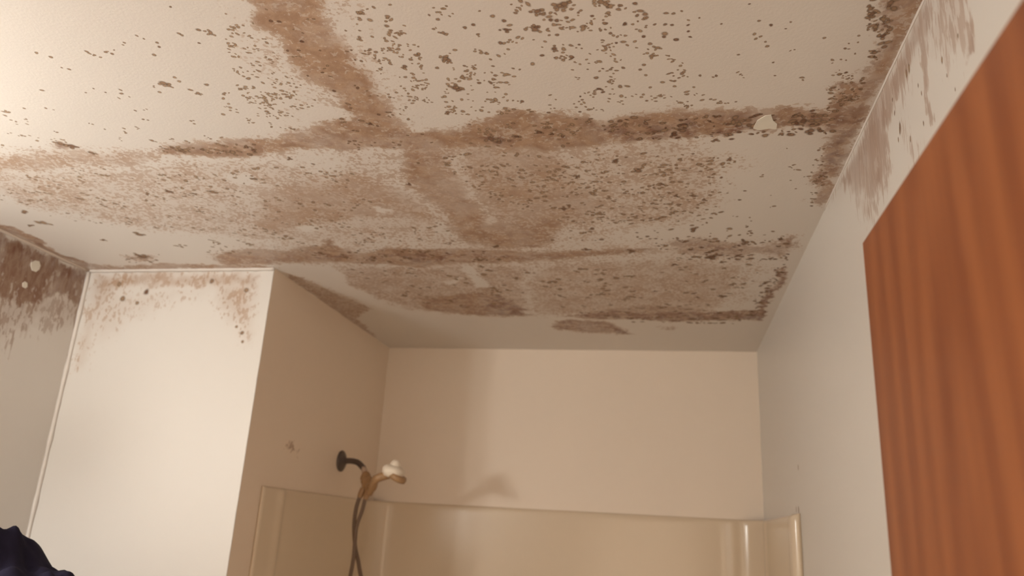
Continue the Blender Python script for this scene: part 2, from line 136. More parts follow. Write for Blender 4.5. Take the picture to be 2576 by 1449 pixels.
# ------------------------------------------------------------------ camera
cam = bpy.data.cameras.new('camera')
cam.sensor_fit = 'HORIZONTAL'; cam.sensor_width = 36.0; cam.lens = FPX / 2576 * 36.0
cam.clip_start = 0.01
cam.dof.use_dof = True; cam.dof.focus_distance = 1.25; cam.dof.aperture_fstop = 4.2
camo = bpy.data.objects.new('camera', cam); col.objects.link(camo)
R_, U_, F_ = [Vector(v) for v in CAM_ROT]
m = Matrix((R_, U_, -F_)).transposed().to_4x4(); m.translation = Vector((0, 0, CAM_Z))
camo.matrix_world = m
sc.camera = camo

# ------------------------------------------------------------------ world (added warm fill light, entering by the open doorway), exposure
world = bpy.data.worlds.new('world_fill'); sc.world = world; world.use_nodes = True
world.node_tree.nodes['Background'].inputs[0].default_value = (1.0, 0.77, 0.56, 1)
world.node_tree.nodes['Background'].inputs[1].default_value = 2.1
sc.view_settings.view_transform = 'Standard'; sc.view_settings.look = 'None'
sc.view_settings.gamma = 1.0; sc.view_settings.use_curve_mapping = False
sc.view_settings.exposure = 0.15
BULB_POWER = 265.0
BULB_COLOUR = (0.98, 0.955, 0.89)

# ------------------------------------------------------------------ material helpers
def new_mat(name):
    mt = bpy.data.materials.new(name); mt.use_nodes = True
    nt = mt.node_tree; return mt, nt, nt.nodes['Principled BSDF']
def node(nt, kind, **kw):
    n = nt.nodes.new(kind)
    for k, v in kw.items():
        if k in n.inputs: n.inputs[k].default_value = v
        else: setattr(n, k, v)
    return n
def maths(nt, op, a, b=None, clamp=False):
    n = nt.nodes.new('ShaderNodeMath'); n.operation = op; n.use_clamp = clamp
    for i, v in enumerate((a, b)):
        if v is None: continue
        if hasattr(v, 'links'): nt.links.new(v, n.inputs[i])
        else: n.inputs[i].default_value = v
    return n.outputs[0]
def mixc(nt, fac, a, b):
    n = nt.nodes.new('ShaderNodeMix'); n.data_type = 'RGBA'; n.clamp_factor = True
    for i, v in ((0, fac), (6, a), (7, b)):
        if hasattr(v, 'links'): nt.links.new(v, n.inputs[i])
        elif i == 0: n.inputs[0].default_value = v
        else: n.inputs[i].default_value = (*v, 1)
    return n.outputs[2]
def coords(nt, scale=(1, 1, 1), rot=(0, 0, 0)):
    tc = nt.nodes.new('ShaderNodeTexCoord'); mp = nt.nodes.new('ShaderNodeMapping')
    mp.inputs['Scale'].default_value = scale; mp.inputs['Rotation'].default_value = rot
    nt.links.new(tc.outputs['Object'], mp.inputs[0]); return mp.outputs[0]
def noise(nt, vec, scale, detail=4.0, rough=0.55, dist=0.0):
    n = nt.nodes.new('ShaderNodeTexNoise'); nt.links.new(vec, n.inputs['Vector'])
    n.inputs['Scale'].default_value = scale; n.inputs['Detail'].default_value = detail
    n.inputs['Roughness'].default_value = rough; n.inputs['Distortion'].default_value = dist
    return n.outputs['Fac']
def attr(nt, name):
    n = nt.nodes.new('ShaderNodeAttribute'); n.attribute_name = name; return n.outputs['Fac']
def smooth(nt, x, lo, hi):
    n = nt.nodes.new('ShaderNodeMapRange'); n.interpolation_type = 'SMOOTHSTEP'; n.clamp = True
    for i, v in ((0, x), (1, lo), (2, hi)):
        if hasattr(v, 'links'): nt.links.new(v, n.inputs[i])
        else: n.inputs[i].default_value = v
    return n.outputs[0]
def bump(nt, bsdf, h, strength, dist):
    b = nt.nodes.new('ShaderNodeBump'); b.inputs['Strength'].default_value = strength; b.inputs['Distance'].default_value = dist
    nt.links.new(h, b.inputs['Height']); nt.links.new(b.outputs[0], bsdf.inputs['Normal'])

PAINT = (0.765, 0.73, 0.685)
FILM = (0.475, 0.322, 0.215)
DARK = (0.215, 0.105, 0.066)

def mouldy_paint(name, haze_at=0.35, paint=PAINT, scale=(1, 1, 1), fine=95.0, tex=0.35, rough=0.45, film=FILM):
    mt, nt, bs = new_mat(name)
    v = coords(nt, scale)
    F = attr(nt, 'film'); D = attr(nt, 'dark')
    n1 = noise(nt, v, fine, 5, 0.62, 0.4)
    n2 = noise(nt, v, fine * 0.2, 4, 0.6, 0.3)
    nn = maths(nt, 'ADD', maths(nt, 'MULTIPLY', n1, 0.62), maths(nt, 'MULTIPLY', n2, 0.38))
    vo = nt.nodes.new('ShaderNodeTexVoronoi'); vo.feature = 'SMOOTH_F1'; vo.inputs['Scale'].default_value = fine * 1.25; vo.inputs['Smoothness'].default_value = 0.25
    vm = nt.nodes.new('ShaderNodeVectorMath'); vm.operation = 'ADD'
    nv = nt.nodes.new('ShaderNodeTexNoise'); nt.links.new(v, nv.inputs['Vector']); nv.inputs['Scale'].default_value = fine * 1.1; nv.inputs['Detail'].default_value = 3
    sc_ = nt.nodes.new('ShaderNodeVectorMath'); sc_.operation = 'SCALE'; sc_.inputs['Scale'].default_value = 1.1 / fine
    nt.links.new(nv.outputs['Color'], sc_.inputs[0]); nt.links.new(v, vm.inputs[0]); nt.links.new(sc_.outputs[0], vm.inputs[1]); nt.links.new(vm.outputs[0], vo.inputs['Vector'])
    blob = maths(nt, 'SUBTRACT', 0.95, maths(nt, 'MULTIPLY', vo.outputs['Distance'], 1.15))
    nn = smooth(nt, nn, 0.30, 0.70)
    nn = maths(nt, 'ADD', maths(nt, 'MULTIPLY', nn, 0.58), maths(nt, 'MULTIPLY', blob, 0.42))
    nn = smooth(nt, nn, 0.16, 0.80)
    inv = maths(nt, 'SUBTRACT', 1.02, maths(nt, 'MULTIPLY', F, 1.02))
    cov = smooth(nt, nn, maths(nt, 'SUBTRACT', inv, 0.17), maths(nt, 'ADD', inv, 0.17))
    cov = maths(nt, 'MULTIPLY', cov, maths(nt, 'ADD', 0.45, maths(nt, 'MULTIPLY', F, 0.55)), True)
    # blotchy density inside the film, with pinholes of clean paint
    big = smooth(nt, noise(nt, v, fine * 0.11, 5, 0.65, 0.6), 0.28, 0.62)
    cov = maths(nt, 'MULTIPLY', cov, maths(nt, 'ADD', 0.66, maths(nt, 'MULTIPLY', big, 0.40)), True)
    cov = maths(nt, 'MULTIPLY', cov, smooth(nt, F, 0.01, 0.16))
    # faint overall haze of stain where the film is dense
    haze = maths(nt, 'MULTIPLY', smooth(nt, F, haze_at, 1.0), 0.60)
    cov = maths(nt, 'MAXIMUM', cov, haze)
    n3 = noise(nt, v, 38.0, 5, 0.7, 0.5)
    n4 = noise(nt, v, 14.0, 3, 0.6)
    dk = maths(nt, 'MULTIPLY', D, maths(nt, 'ADD', smooth(nt, n3, 0.38, 0.62), maths(nt, 'MULTIPLY', n4, 0.5)), True)
    fcol = mixc(nt, dk, film, DARK)
    base = mixc(nt, maths(nt, 'MULTIPLY', noise(nt, v, 3.0, 2), 0.25), paint, tuple(c * 0.94 for c in paint))
    nt.links.new(mixc(nt, cov, base, fcol), bs.inputs['Base Color'])
    bs.inputs['Roughness'].default_value = rough
    bs.inputs['Specular IOR Level'].default_value = 0.35
    b = noise(nt, coords(nt), 210.0, 3, 0.5)
    bump(nt, bs, b, tex, 0.0012)
    return mt

def plain(name, c, rough=0.5, spec=0.4, metal=0.0, nscale=40.0, var=0.12, bmp=0.1):
    mt, nt, bs = new_mat(name)
    v = coords(nt); n = noise(nt, v, nscale, 4)
    nt.links.new(mixc(nt, n, c, tuple(x * (1 - var) for x in c)), bs.inputs['Base Color'])
    bs.inputs['Roughness'].default_value = rough; bs.inputs['Specular IOR Level'].default_value = spec
    bs.inputs['Metallic'].default_value = metal
    bump(nt, bs, n, bmp, 0.001)
    return mt

M = {}
M['ceiling'] = mouldy_paint('mouldy_ceiling_paint', paint=(0.75, 0.70, 0.645))
M['wall_streak'] = mouldy_paint('streaky_wall_paint', scale=(1, 1.6, 0.30), fine=70, tex=0.15, rough=0.35, film=(0.50, 0.375, 0.30))
M['wall_soft'] = mouldy_paint('mouldy_wall_paint', 0.0, scale=(1, 1, 0.6), fine=80, tex=0.12, rough=0.5)
M['left_wall'] = mouldy_paint('left_wall_paint', 0.1, scale=(1, 1.3, 0.55), fine=60, tex=0.12, rough=0.5, film=(0.36, 0.25, 0.18))
M['white'] = plain('white_wall_paint', PAINT, 0.5, 0.3)
M['alcove'] = plain('lit_alcove_paint', (0.95, 0.84, 0.72), 0.55, 0.25, nscale=3, var=0.04, bmp=0.03)  # off-white wall; extra brightness and warm bounced light put into its colour
M['wall_alcove'] = mouldy_paint('lit_mouldy_paint', paint=(0.90, 0.77, 0.64), fine=80, tex=0.08, rough=0.55)  # bounced light put into the base colour here too, under the mould film
M['bead'] = plain('clean_bead_paint', (0.86, 0.80, 0.74), 0.45)
M['patch'] = plain('bare_filler', (0.84, 0.80, 0.70), 0.6)
M['surround'] = plain('beige_acrylic', (0.77, 0.645, 0.49), 0.18, 0.5, nscale=5, var=0.03, bmp=0.02)
M['floor'] = plain('beige_vinyl', (0.50, 0.40, 0.29), 0.4, nscale=6, var=0.25)
M['pipe'] = plain('tarnished_metal', (0.17, 0.14, 0.13), 0.38, 0.5, 0.75, 60, 0.3)
M['tan'] = plain('yellowed_plastic', (0.50, 0.30, 0.15), 0.4, 0.4, 0, 120, 0.45)
M['cream'] = plain('cream_plastic', (0.90, 0.80, 0.66), 0.3, 0.4, 0, 50, 0.06)
M['clear'] = plain('pale_plastic', (0.62, 0.48, 0.38), 0.25)
M['hose'] = plain('brown_hose', (0.20, 0.125, 0.08), 0.35, 0.5, 0, 300, 0.3, 0.4)
M['navy'] = plain('navy_cloth', (0.022, 0.019, 0.040), 0.95, 0.1, 0, 70, 0.4, 0.6)
M['chrome'] = plain('worn_chrome', (0.6, 0.58, 0.55), 0.25, 0.5, 1.0)

def wood_mat():
    mt, nt, bs = new_mat('reddish_wood_veneer')
    v1 = coords(nt, (1, 8.0, 0.9)); v2 = coords(nt, (1, 120.0, 2.0)); v3 = coords(nt, (1, 1, 0.16))
    a = noise(nt, v1, 1.6, 4, 0.55, 0.9)
    b = noise(nt, v2, 1.4, 3, 0.6)
    w = nt.nodes.new('ShaderNodeTexWave'); w.wave_type = 'RINGS'; w.rings_direction = 'X'; w.wave_profile = 'SIN'
    mp = nt.nodes.new('ShaderNodeMapping'); nt.links.new(v3, mp.inputs[0])
    mp.inputs['Location'].default_value = (0, -0.60, -0.265)
    nt.links.new(mp.outputs[0], w.inputs['Vector'])
    w.inputs['Scale'].default_value = 7.0; w.inputs['Distortion'].default_value = 2.2; w.inputs['Detail'].default_value = 2; w.inputs['Detail Scale'].default_value = 1.4
    t = maths(nt, 'ADD', maths(nt, 'MULTIPLY', a, 0.62), maths(nt, 'MULTIPLY', b, 0.30))
    t = maths(nt, 'ADD', t, maths(nt, 'MULTIPLY', w.outputs['Fac'], 0.20))
    t = smooth(nt, t, 0.30, 0.88)
    c = mixc(nt, t, (0.200, 0.056, 0.018), (0.315, 0.105, 0.034))
    nt.links.new(c, bs.inputs['Base Color']); bs.inputs['Roughness'].default_value = 0.42
    bs.inputs['Specular IOR Level'].default_value = 0.35
    bump(nt, bs, b, 0.12, 0.0006)
    return mt
M['wood'] = wood_mat()

def spot_mat(name='mould_colony'):
    mt, nt, bs = new_mat(name)
    A = attr(nt, 'alpha'); D = attr(nt, 'dark')
    n = noise(nt, coords(nt), 500.0, 3, 0.6)
    al = maths(nt, 'MULTIPLY', A, maths(nt, 'ADD', 0.72, maths(nt, 'MULTIPLY', n, 0.5)))
    al = maths(nt, 'MULTIPLY', smooth(nt, al, 0.05, 0.9), 0.9)
    nt.links.new(mixc(nt, D, (0.50, 0.36, 0.24), (0.20, 0.105, 0.068)), bs.inputs['Base Color'])
    nt.links.new(al, bs.inputs['Alpha'])
    bs.inputs['Roughness'].default_value = 0.9; bs.inputs['Specular IOR Level'].default_value = 0.1
    return mt
M['spot'] = spot_mat()

# ------------------------------------------------------------------ object helpers
def link(name, me, mat, parent=None, smooth_=False):
    if mat is not None: me.materials.append(mat)
    o = bpy.data.objects.new(name, me); col.objects.link(o)
    if parent is not None: o.parent = parent
    if smooth_:
        for p in me.polygons: p.use_smooth = True
    return o
def obj(name, bm, mat, parent=None, smooth_=False):
    me = bpy.data.meshes.new(name); bmesh.ops.recalc_face_normals(bm, faces=bm.faces)
    bm.to_mesh(me); bm.free(); return link(name, me, mat, parent, smooth_)
def struct(o): o['kind'] = 'structure'; return o
def thing(name, loc, label, cat):
    o = bpy.data.objects.new(name, None); col.objects.link(o); o.location = loc; o.empty_display_size = 0.05
    o['label'] = label; o['category'] = cat; return o
def local(o, parent):
    """mesh was written in world coordinates: keep it there below its parent"""
    o.parent = parent; o.matrix_parent_inverse = Matrix.Translation(-Vector(parent.location)); return o
def add_box(bm, a, b):
    vs = [bm.verts.new((x, y, z)) for z in (a[2], b[2]) for y in (a[1], b[1]) for x in (a[0], b[0])]
    for f in ((0, 2, 3, 1), (4, 5, 7, 6), (0, 1, 5, 4), (2, 6, 7, 3), (0, 4, 6, 2), (1, 3, 7, 5)): bm.faces.new([vs[i] for i in f])
def box(name, a, b, mat, parent=None, bevel=0.0):
    bm = bmesh.new(); add_box(bm, a, b)
    if bevel: bmesh.ops.bevel(bm, geom=bm.edges[:] , offset=bevel, segments=2, affect='EDGES')
    return obj(name, bm, mat, parent)
def tube(pts, rad, seg=14, cap=True, bm=None):
    bm = bm or bmesh.new(); pts = [Vector(p) for p in pts]; n = len(pts)
    rads = rad if isinstance(rad, (list, tuple)) else [rad] * n
    t0 = (pts[1] - pts[0]).normalized(); up = Vector((0, 0, 1)) if abs(t0.z) < 0.9 else Vector((1, 0, 0))
    a = t0.cross(up).normalized(); rings = []
    for i, p in enumerate(pts):
        t = (pts[min(i + 1, n - 1)] - pts[max(i - 1, 0)]).normalized()
        a = (a - t * a.dot(t)).normalized(); b = t.cross(a)
        rings.append([bm.verts.new(p + (a * math.cos(k * 2 * math.pi / seg) + b * math.sin(k * 2 * math.pi / seg)) * rads[i]) for k in range(seg)])
    for r0, r1 in zip(rings, rings[1:]):
        for k in range(seg): bm.faces.new((r0[k], r0[(k + 1) % seg], r1[(k + 1) % seg], r1[k]))
    if cap: bm.faces.new(rings[0][::-1]); bm.faces.new(rings[-1])
    return bm
def spline(ctrl, n=24):
    P = [Vector(c) for c in ctrl]; P = [P[0] * 2 - P[1]] + P + [P[-1] * 2 - P[-2]]; out = []
    for i in range(1, len(P) - 2):
        for k in range(n):
            t = k / n; a, b, c, d = P[i - 1], P[i], P[i + 1], P[i + 2]
            out.append(0.5 * ((2 * b) + (c - a) * t + (2 * a - 5 * b + 4 * c - d) * t * t + (3 * b - a - 3 * c + d) * t ** 3))
    out.append(P[-2]); return out

def sdf(px, py, poly):
    d = np.full(px.shape, 1e9); inside = np.zeros(px.shape, bool); n = len(poly)
    for i in range(n):
        ax, ay = poly[i]; bx, by = poly[(i + 1) % n]; ex, ey = bx - ax, by - ay
        L = ex * ex + ey * ey + 1e-12
        t = np.clip(((px - ax) * ex + (py - ay) * ey) / L, 0, 1)
        d = np.minimum(d, (px - ax - t * ex) ** 2 + (py - ay - t * ey) ** 2)
        if by != ay:
            c = ((ay > py) != (by > py)) & (px < ex * (py - ay) / ey + ax); inside ^= c
    d = np.sqrt(d); return np.where(inside, d, -d)
def sstep(x): x = np.clip(x, 0, 1); return x * x * (3 - 2 * x)
def vnoise(U, V, scale, seed):
    g = np.random.default_rng(seed).uniform(-1, 1, (64, 64)); x, y = U * scale + 7.3, V * scale + 3.1
    i, j = np.floor(x).astype(int), np.floor(y).astype(int); fx, fy = sstep(x - i), sstep(y - j)
    a, b, c, d = g[i % 64, j % 64], g[(i + 1) % 64, j % 64], g[i % 64, (j + 1) % 64], g[(i + 1) % 64, (j + 1) % 64]
    return (a * (1 - fx) + b * fx) * (1 - fy) + (c * (1 - fx) + d * fx) * fy
def grain(U, V, seed): return 0.40 * vnoise(U, V, 9, seed) + 0.30 * vnoise(U, V, 24, seed + 10) + 0.30 * vnoise(U, V, 60, seed + 20)
def fields(U, V, regions, clean=()):
    # a little wobble so that edges are not straight
    wu = grain(U, V, 1) * 0.030; wv = grain(U, V, 2) * 0.030
    u, v = U + wu, V + wv
    film = np.zeros(U.shape); dark = np.zeros(U.shape)
    for poly, F, soft, D in regions:
        xs = [q[0] for q in poly]; ys = [q[1] for q in poly]; mg = soft + 0.02
        m_ = (u > min(xs) - mg) & (u < max(xs) + mg) & (v > min(ys) - mg) & (v < max(ys) + mg)
        if not m_.any(): continue
        w = sstep(sdf(u[m_], v[m_], poly) / (2 * soft) + 0.5)
        film[m_] = np.maximum(film[m_], F * w); dark[m_] = np.maximum(dark[m_], D * w)
    for poly, S, soft, _ in clean:
        w = sstep(sdf(u, v, poly) / (2 * soft) + 0.5); film *= 1 - S * w
    return film, dark

def panel(name, us, vs, fn, back, mat, regions, clean=(), extra=None):
    """a wall or ceiling face as a grid that carries the stain fields, with its slab behind"""
    us = np.array(us); vs = np.array(vs); U, V = np.meshgrid(us, vs); nu, nv = len(us), len(vs)
    film, dark = fields(U, V, regions, clean)
    if extra is not None: film, dark = extra(U, V, film, dark)
    P = np.stack(fn(U.ravel(), V.ravel()), 1)
    i = np.arange(nu * nv).reshape(nv, nu)
    q = np.stack([i[:-1, :-1], i[:-1, 1:], i[1:, 1:], i[1:, :-1]], -1).reshape(-1, 4)
    cs = [(us[0], vs[0]), (us[-1], vs[0]), (us[-1], vs[-1]), (us[0], vs[-1])]
    cs = [(a + (.003 if i in (0, 3) else -.003), b + (.003 if i < 2 else -.003)) for i, (a, b) in enumerate(cs)]
    f4 = np.array([np.array(fn(np.array([a]), np.array([b])))[:, 0] for a, b in cs]); back = np.array(back)
    sgn = back / np.linalg.norm(back)
    extra_v = np.concatenate([f4 + sgn * 0.004, f4 + back]); k = len(P)
    P = np.concatenate([P, extra_v])
    qb = np.array([[0, 1, 5, 4], [1, 2, 6, 5], [2, 3, 7, 6], [3, 0, 4, 7], [4, 5, 6, 7], [0, 3, 2, 1]]) + k
    q = np.concatenate([q, qb])
    me = bpy.data.meshes.new(name)
    me.vertices.add(len(P)); me.vertices.foreach_set('co', P.ravel())
    me.loops.add(q.size); me.loops.foreach_set('vertex_index', q.ravel().astype(np.int32))
    me.polygons.add(len(q)); me.polygons.foreach_set('loop_start', np.arange(0, q.size, 4, dtype=np.int32))
    me.update(calc_edges=True)
    for nm, arr in (('film', film), ('dark', dark)):
        a = me.attributes.new(nm, 'FLOAT', 'POINT')
        a.data.foreach_set('value', np.concatenate([arr.ravel(), np.zeros(8)]).astype(np.float32))
    return struct(link(name, me, mat))
def seg(*parts):
    out = []
    for a, b, st in parts: out.append(np.arange(a, b - 1e-6, st))
    out.append([parts[-1][1]]); return np.concatenate(out)

rng = np.random.default_rng(7)
def spot_mesh(name, spots, fn, parent, mat=None):
    """mould colonies as low irregular discs lying on the paint; spots = (u, v, radius, darkness, elongation, angle)"""
    V = []; Q = []; A = []; D = []; n = 10
    for (u, v, r, d, el, an) in spots:
        k = len(V); h = rng.uniform(0.00004, 0.0001); r = r * 0.92; rr = r * (1 + 0.16 * rng.standard_normal(n)).clip(0.55, 1.5)
        rr = (rr + np.roll(rr, 1)) / 2
        def pt(f, i, hh):
            t = 2 * math.pi * i / n; x = math.cos(t) * rr[i] * f * el; y = math.sin(t) * rr[i] * f / el
            return fn(u + x * math.cos(an) - y * math.sin(an), v + x * math.sin(an) + y * math.cos(an), hh)
        V.append(fn(u, v, h)); A.append(1); D.append(d)
        for f, al, hh in ((0.45, 0.80, h), (1.5, 0.0, h * 0.6)):
            for i in range(n): V.append(pt(f, i, hh)); A.append(al); D.append(d)
        for i in range(n):
            j = (i + 1) % n
            Q.append((k, k + 1 + i, k + 1 + j)); Q.append((k + 1 + i, k + 1 + n + i, k + 1 + n + j, k + 1 + j))
    me = bpy.data.meshes.new(name); me.from_pydata(V, [], Q)
    for nm, arr in (('alpha', A), ('dark', D)):
        a = me.attributes.new(nm, 'FLOAT', 'POINT'); a.data.foreach_set('value', np.clip(np.array(arr, np.float32), 0, 1))
    o = link(name, me, mat or M['spot'], parent); o['kind'] = 'stuff'; return o

# ------------------------------------------------------------------ the room shell
T = 0.10
Y_NEAR = 0.05                         # inner face of the wall with the doorway
ceiling = panel('ceiling', seg((X_LEFT, X_RIGHT, 0.006)), seg((Y_NEAR, 0.7, 0.05), (0.7, Y_BACK, 0.006)),
                lambda u, v: (u, v, np.full(u.shape, CEIL_Z)), (0, 0, T), M['ceiling'], CEIL_FILM, CEIL_CLEAN)
wall_right = panel('wall_right', seg((Y_NEAR, 0.7, 0.08), (0.7, 2.2, 0.006), (2.2, Y_BACK, 0.05)), seg((0, 1.7, 0.1), (1.7, CEIL_Z, 0.006)),
                lambda u, v: (np.full(u.shape, X_RIGHT), u, v), (T, 0, 0), M['wall_streak'], RIGHT_FILM)
def drips(U, V, film, dark):
    for (a0, z0, a1, z1, w) in LEFT_DRIPS:
        ex, ez = a1 - a0, z1 - z0; L = ex * ex + ez * ez
        t = np.clip(((U - a0) * ex + (V - z0) * ez) / L, 0, 1)
        d = np.hypot(U - a0 - t * ex, V - z0 - t * ez)
        k = sstep(1.4 - d / w) * (1 - 0.55 * t)
        film = np.maximum(film, 1.0 * k); dark = np.maximum(dark, 0.5 * k)
    return film, dark
wall_left = panel('wall_left', seg((Y_NEAR, 1.4, 0.1), (1.4, Y_WING, 0.004)), seg((0, 1.7, 0.1), (1.7, CEIL_Z, 0.006)),
                lambda u, v: (np.full(u.shape, X_LEFT), u, v), (-T, 0, 0), M['left_wall'], LEFT_FILM, (), drips)
# the boxed-in projection left of the tub: a front face and a side face in one structure
wall_wing = panel('wall_projection', seg((X_LEFT, X_ALC, 0.006)), seg((0, 1.7, 0.1), (1.7, CEIL_Z, 0.006)),
                lambda u, v: (u, np.full(u.shape, Y_WING), v), (0, 0.35, 0), M['wall_soft'], FRONT_FILM)
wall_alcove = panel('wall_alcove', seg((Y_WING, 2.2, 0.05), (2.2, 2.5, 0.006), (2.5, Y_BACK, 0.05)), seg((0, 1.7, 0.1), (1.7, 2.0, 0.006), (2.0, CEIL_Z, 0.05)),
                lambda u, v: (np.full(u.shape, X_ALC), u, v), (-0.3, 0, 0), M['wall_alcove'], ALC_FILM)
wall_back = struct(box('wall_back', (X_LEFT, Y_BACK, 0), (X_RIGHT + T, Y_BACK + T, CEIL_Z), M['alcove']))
floor = struct(box('floor', (X_LEFT - T, -0.8, -0.08), (X_RIGHT + T, Y_BACK + T, 0), M['floor']))
XJ0, XJ1 = -0.56, X_DOOR + 0.04       # doorway
bm = bmesh.new()
add_box(bm, (X_LEFT, Y_NEAR - 0.12, 0), (XJ0, Y_NEAR, CEIL_Z))
add_box(bm, (XJ1, Y_NEAR - 0.12, 0), (X_RIGHT, Y_NEAR, CEIL_Z))
add_box(bm, (XJ0, Y_NEAR - 0.12, 2.05), (XJ1, Y_NEAR, CEIL_Z))
struct(obj('wall_front', bm, M['white']))

# clean beads of caulk along the corners
def bead(name, a, b, w, n1, n2, mat=M['bead']):
    a, b, n1, n2 = Vector(a), Vector(b), Vector(n1), Vector(n2); bm = bmesh.new(); N = 40
    rows = []
    for i in range(N + 1):
        p = a.lerp(b, i / N); k = w * (1 + 0.12 * math.sin(i * 2.3) + 0.08 * math.sin(i * 5.1))
        rows.append([bm.verts.new(p), bm.verts.new(p + n1 * k), bm.verts.new(p + (n1 + n2) * k * 0.42), bm.verts.new(p + n2 * k)])
    for r, s in zip(rows, rows[1:]):
        for j in range(4): bm.faces.new((r[j], r[(j + 1) % 4], s[(j + 1) % 4], s[j]))
    bm.faces.new(rows[0]); bm.faces.new(rows[-1][::-1])
    return struct(obj(name, bm, mat, None, True))
bead('trim_1', (X_RIGHT, 0.62, CEIL_Z), (X_RIGHT, 1.70, CEIL_Z), 0.0026, (-1, 0, 0), (0, 0, -1))
bead('trim_2', (X_LEFT, 0.9, CEIL_Z), (X_LEFT, Y_WING, CEIL_Z), 0.0085, (1, 0, 0), (0, 0, -1), plain('stained_bead_paint', (0.60, 0.49, 0.40), 0.5))
bead('trim_3', (X_LEFT, Y_WING, CEIL_Z), (X_ALC, Y_WING, CEIL_Z), 0.008, (0, -1, 0), (0, 0, -1))
bead('trim_4', (X_LEFT, Y_WING, 1.0), (X_LEFT, Y_WING, CEIL_Z), 0.009, (1, 0, 0), (0, -1, 0))
bead('trim_5', (X_ALC, Y_WING, 1.0), (X_ALC, Y_WING, CEIL_Z), 0.003, (-1, 0, 0), (0, -1, 0))

# bare patches where the paint has been rubbed off
def patch(poly, fn, parent, th=0.0015):
    bm = bmesh.new(); top = [bm.verts.new(fn(u, v, th)) for u, v in poly]; bot = [bm.verts.new(fn(u, v, -0.0005)) for u, v in poly]
    bm.faces.new(top); bm.faces.new(bot[::-1]); n = len(poly)
    for i in range(n): bm.faces.new((top[i], top[(i + 1) % n], bot[(i + 1) % n], bot[i]))
    o = obj('paint_patch', bm, M['patch'], parent); o['label'] = 'small cream patch without mould'; return o
on_ceiling = lambda u, v, h: (u, v, CEIL_Z - h)
on_right = lambda u, v, h: (X_RIGHT - h, u, v)
on_left = lambda u, v, h: (X_LEFT + h, u, v)
on_wing = lambda u, v, h: (u, Y_WING - h, v)
patch(CEIL_PATCH, on_ceiling, ceiling)
for pl in LEFT_PATCHES: patch(pl, on_left, wall_left)

# ------------------------------------------------------------------ mould colonies
def inside(u, v, poly): return sdf(np.array([u]), np.array([v]), poly)[0] > 0
spots = []
for poly, n, r0, r1, dk in SPOT_FIELDS:
    xs = [q[0] for q in poly]; ys = [q[1] for q in poly]; k = 0; tries = 0; par = None
    while k < n and tries < n * 60:
        tries += 1
        if par is not None and rng.random() < 0.42:
            a = rng.uniform(0, 2 * math.pi); s = rng.uniform(1.5, 5) * par[2]; u, v = par[0] + s * math.cos(a), par[1] + s * math.sin(a)
        else: u, v = rng.uniform(min(xs), max(xs)), rng.uniform(min(ys), max(ys))
        if not inside(u, v, poly): continue
        r = (r0 + (r1 - r0) * rng.random() ** 2.2) * 0.001
        if u > X_RIGHT - 0.015 - r or v > Y_BACK - 0.02: continue
        if v > Y_WING - 0.01 and u < X_ALC + 0.02: continue
        par = (u, v, r); spots.append((u, v, r, dk * rng.uniform(0.3, 1.0), rng.uniform(0.95, 1.35), rng.uniform(0, 3.14))); k += 1
for u, v, r, d in CEIL_DOTS:
    spots.append((u, v, r * 0.8, min(1, d * 0.85), rng.uniform(0.95, 1.2), rng.uniform(0, 3.14)))
    if r > 0.006:
        for _ in range(3):
            a = rng.uniform(0, 6.28); spots.append((u + r * math.cos(a), v + r * math.sin(a), r * 0.45, min(1, d) * 0.5, 1.1, a))
o = spot_mesh('mould_spots', spots, on_ceiling, ceiling); o['label'] = 'scattered brown mould spots'
o = spot_mesh('mould_spots', [(u, v, r, d, 0.7, 0) for u, v, r, d in RIGHT_DOTS], on_right, wall_right); o['label'] = 'scattered brown mould spots'
o = spot_mesh('mould_spots', [(u, v, r, d, 1.0, 0) for u, v, r, d in FRONT_DOTS], on_wing, wall_wing); o['label'] = 'scattered brown mould spots'

# ------------------------------------------------------------------ the wooden door, swung open beside the right wall
door = box('door_1', (X_DOOR, 0.07, 0.01), (X_DOOR + 0.035, Y_DOOR, 2.03), M['wood'], None, 0.0015); struct(door)
bm = tube([(X_DOOR + 0.002, Y_DOOR - 0.07, 0.95), (X_DOOR - 0.012, Y_DOOR - 0.07, 0.95), (X_DOOR - 0.014, Y_DOOR - 0.07, 0.95), (X_DOOR - 0.035, Y_DOOR - 0.07, 0.95), (X_DOOR - 0.04, Y_DOOR - 0.07, 0.95), (X_DOOR - 0.055, Y_DOOR - 0.07, 0.95), (X_DOOR - 0.062, Y_DOOR - 0.07, 0.95)],
          [0.032, 0.03, 0.012, 0.012, 0.024, 0.028, 0.018], 20)
k = obj('door_knob', bm, M['chrome'], door, True)
bm = bmesh.new()                       # casing of the doorway
add_box(bm, (XJ0 - 0.06, Y_NEAR, 0), (XJ0, Y_NEAR + 0.015, 2.05)); add_box(bm, (XJ0 - 0.06, Y_NEAR, 2.05), (XJ1 , Y_NEAR + 0.015, 2.11))
struct(obj('trim_6', bm, M['wood']))

